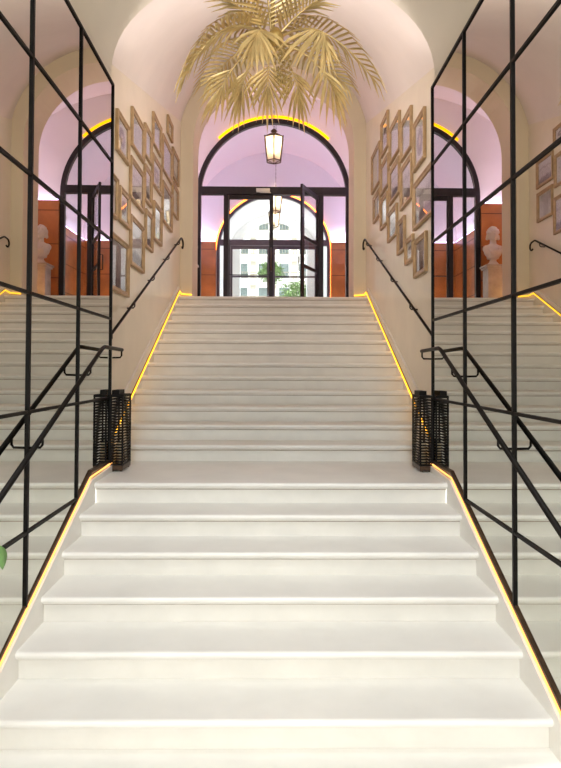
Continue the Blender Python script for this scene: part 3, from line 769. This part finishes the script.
# ------------------------------------------------------------------ potted plant at the left foot of the stairs
px, py, pz = -1.20, 2.36, ZL-7*R
t = thing('potted_plant', 'green leafy plant just outside the left edge by the mirror, one leaf showing', 'plant', (px, py, pz))
MB().lathe([(.07, 0), (.085, .02), (.105, .19), (.112, .2), (.112, .225), (.098, .225), (.094, .20)], (px, py, pz+.001), 24).build('pot', M['pot'], t)
MB().lathe([(.002, .195), (.097, .2)], (px, py, pz), 18).build('soil', M['soil'], t)
stem = [(px, py, pz+.19), (px+.01, py-.01, pz+.6), (px-.01, py, pz+1.0), (px+.01, py, pz+1.32)]
MB().tube(stem, [.009, .008, .006, .004], 7).build('stem', M['leaf'], t)
def leafblade(base, d, L, w, name='leaf'):
    base, d = Vector(base), Vector(d).normalized(); sd = d.cross(Vector((0, 0, 1))).normalized(); n = sd.cross(d)
    mb = MB(); rows = []
    for i in range(9):
        f = i/8; ww = w*math.sin(PI*min(1, f*.97+.03))**.8*(1-.2*f); c = base+d*L*f+Vector((0, 0, -.25*L*f*f))
        rows.append([c-sd*ww+n*ww*.25, c, c+sd*ww+n*ww*.25])
    o = mb.grid(rows).build(name, M['leaf'], t); so = o.modifiers.new('thickness', 'SOLIDIFY'); so.thickness = .002
for i in range(12):
    a = 2.0+i*1.05; z = pz+.55+.06*i
    dx = math.cos(a); 
    if dx > .2: a = PI-a
    leafblade((px, py, z), (math.cos(a), math.sin(a), .35), .15 if math.cos(a) < -.3 else .10, .028)
MB().tube([(px+.005, py, -.78), (px+.07, py+.02, -.69), (px+.125, py+.04, -.700)], .003, 6).build('leaf_stalk', M['leaf'], t)
leafblade((px+.122, py+.04, -.699), (.34, -.1, -.92), .078, .034)

# ------------------------------------------------------------------ street seen through the doors
by = 70.
t = thing('building', 'pale ornate building across the street seen through the glass doors', 'building', (0, by, ZT))
MB().box(-14, 14, by, by+8, ZT-.1, 24).build('wall', M['facade'], t)
for z in (4.6, 7.4, 10.2, 13.0, 15.8, 18.6):
    MB().prism([(by-.9, z), (by-1.0, z+.12), (by-1.0, z+.25), (by, z+.25), (by, z-.35), (by-.25, z-.3)], 'x', -10, 10).build('balcony_slab', M['facstone'], t)
    mb = MB()
    for i in range(61): 
        x = -9.9+i*19.8/60; mb.tube([(x, by-.93, z+.25), (x, by-.93, z+1.0)], .03, 5)
    mb.box(-10, 10, by-.98, by-.88, z+1.0, z+1.08); mb.box(-10, 10, by-.97, by-.89, z+.32, z+.37)
    mb.build('balcony_railing', M['balc'], t)
for z in (5.1, 7.9, 10.7, 13.5, 16.3):
    for x in (-8.4, -6.0, -3.6, -1.2, 1.2, 3.6, 6.0, 8.4):
        f = MB().box(x-.85, x+.85, by-.12, by+.02, z-.15, z+1.85).prism([(x-.95, z+1.85), (x+.95, z+1.85), (x, z+2.1)], 'y', by-.18, by+.02).build('window_surround', M['facstone'], t)
        MB().box(x-.58, x+.58, by-.135, by-.11, z, z+1.65).build('window_pane', M['shutter'], f)
def tree(x, y, h, r, lbl, seed):
    rnd = random.Random(seed)
    t = thing('street_tree', lbl, 'tree', (x, y, ZT-.02), 'street trees outside the doors')
    MB().tube([(x, y, ZT-.02), (x+.05, y, ZT+h*.4), (x-.03, y, ZT+h*.75)], [.13, .10, .05], 8).build('trunk', M['bark'], t)
    mb = MB()
    for i in range(1500):
        while True:
            d = Vector((rnd.uniform(-1, 1), rnd.uniform(-1, 1), rnd.uniform(-1, 1)))
            if d.length < 1: break
        d = d*(.6+.4*rnd.random())
        c = Vector((x, y, ZT+h*.78))+Vector((d.x*r, d.y*r, d.z*r*.85)); a = Vector((rnd.uniform(-1, 1), rnd.uniform(-1, 1), rnd.uniform(-1, 1))).normalized(); b = a.cross(Vector((.3, .5, .8))).normalized(); s_ = .07
        mb.add([c-a*s_, c+b*s_*.5, c+a*s_, c-b*s_*.5], [(0, 1, 2, 3)])
    mb.build('crown', M['tree'], t)
tree(1.15, 29., 3.0, 1.05, 'small green street tree seen through the right glass door', 3)
tree(-.15, 31., 4.9, .78, 'taller street tree seen behind the centre door bars', 5)
tree(-1.75, 32., 2.7, .7, 'small street tree seen at the left end of the far doorway', 8)

# ------------------------------------------------------------------ light
w = bpy.data.worlds.new('world'); bpy.context.scene.world = w; w.use_nodes = True
nt = w.node_tree; bg = nt.nodes['Background']
bg.inputs['Color'].default_value = (.88, .94, 1., 1); bg.inputs['Strength'].default_value = 4.6
def light(kind, name, loc, e, col, size=.1, rot=None, **k):
    L = bpy.data.lights.new(name, kind); L.energy = e; L.color = col
    if kind == 'AREA': L.shape = 'RECTANGLE'; L.size = size[0]; L.size_y = size[1]
    elif kind == 'SUN': L.angle = size
    else: L.shadow_soft_size = size
    for a, b in k.items(): setattr(L, a, b)
    o = bpy.data.objects.new(name, L); C.objects.link(o); o.location = loc
    if rot: o.rotation_euler = rot
    return o
light('SUN', 'sun', (0, 0, 30), 5.5, (1, .96, .88), .01, (math.radians(48), 0, math.radians(-14)))
# ceiling lamps of the mirrored hall (recessed in its crown)
for x, y in ((-.6, .2), (.6, .2), (-.6, 1.3), (.6, 1.3), (-.7, 2.4), (.7, 2.4)):
    light('SPOT', 'hall_downlight', (x, y, 3.40), 102, (.91, .955, 1.), .06, spot_size=math.radians(112), spot_blend=.7)
# unseen fill spots added behind the front arch to brighten stair vault and walls
def aim(a, b): return (Vector(b)-Vector(a)).to_track_quat('-Z', 'Y').to_euler()
for x in (-1, 1):
    for (tx, ty, tz, e, an) in ((-.5, 6.6, 4.0, 95, 110), (-.9, 8.2, 4.4, 115, 80), (-1.5, 7.4, 2.0, 140, 80)):
        p = (x*1.50, YE+.10, 2.50)
        light('SPOT', 'vault_fill', p, e, (1, .875, .73) if tz < 3 else (1, .90, .83), .02, aim(p, (x*tx, ty, tz)), spot_size=math.radians(an), spot_blend=1.)
light('POINT', 'porch_fill', (0, 19.0, 4.7), 45, (.95, .95, 1.), .05)  # extra unseen white light added near the lantern to brighten the porch
# cove lamps of lobby and vestibule, lying on the panel heads and shining up
def covelamp(x, y, z, sx, sy, e, col): light('AREA', 'cove_lamp', (x, y, z), e, col, (sx, sy), (math.radians(180), 0, 0))
for x in (-1, 1):
    covelamp(x*2.25, YP-.09, ZC1+.05, 1.1, .05, 24, (.88, .74, .98))
    covelamp(x*2.84, 11.8, ZC1+.05, .05, 1.7, 17, (.90, .72, .95))
    covelamp(x*2.0, YQ-.09, ZC2+.05, .7, .05, 8, (.90, .74, .96))
    covelamp(x*2.32, 14.7, ZC2+.05, .05, 3.4, 34, (.68, .66, 1.))
    light('POINT', 'panel_fill', (x*2.35, 11.9, 1.45), 14, (1, .50, .14), .02)  # unseen warm fill added by the pedestal for orange glow on the panels
    light('POINT', 'panel_fill', (x*1.75, 16.2, 1.7), 9, (1, .70, .45), .02)  # unseen warm fill added to brighten the vestibule wood panels
# ------------------------------------------------------------------ camera
cam = bpy.data.cameras.new('camera'); co = bpy.data.objects.new('camera', cam); C.objects.link(co)
cam.sensor_fit = 'AUTO'; cam.sensor_width = 36; cam.lens = 600/768*36
cam.shift_y = -27.8/768; cam.shift_x = 0.
cam.clip_start = .05; cam.clip_end = 300
yaw, pitch, roll = -.0118, .0223, .0038
# x' = cx + sy ; y' = -sx + cy  (yaw), then pitch, then roll
Ry = Matrix(((math.cos(yaw), math.sin(yaw), 0), (-math.sin(yaw), math.cos(yaw), 0), (0, 0, 1)))
Rp = Matrix(((1, 0, 0), (0, math.cos(pitch), math.sin(pitch)), (0, -math.sin(pitch), math.cos(pitch))))
Rr = Matrix(((math.cos(roll), 0, math.sin(roll)), (0, 1, 0), (-math.sin(roll), 0, math.cos(roll))))
W2C = Rr @ Rp @ Ry                                   # rows: right, forward, up
B = Matrix((W2C[0], W2C[2], -Vector(W2C[1]))).transposed()
co.matrix_world = Matrix.Translation((.010, 0, 0)) @ B.to_4x4()
sc = bpy.context.scene; sc.camera = co
sc.view_settings.view_transform = 'Standard'; sc.view_settings.look = 'None'
sc.view_settings.exposure = 0.; sc.view_settings.gamma = 1.; sc.view_settings.use_curve_mapping = False
sc.cycles.max_bounces = 10; sc.cycles.glossy_bounces = 6; sc.cycles.transparent_max_bounces = 24; sc.cycles.diffuse_bounces = 5
sc.cycles.caustics_reflective = False; sc.cycles.sample_clamp_indirect = 6
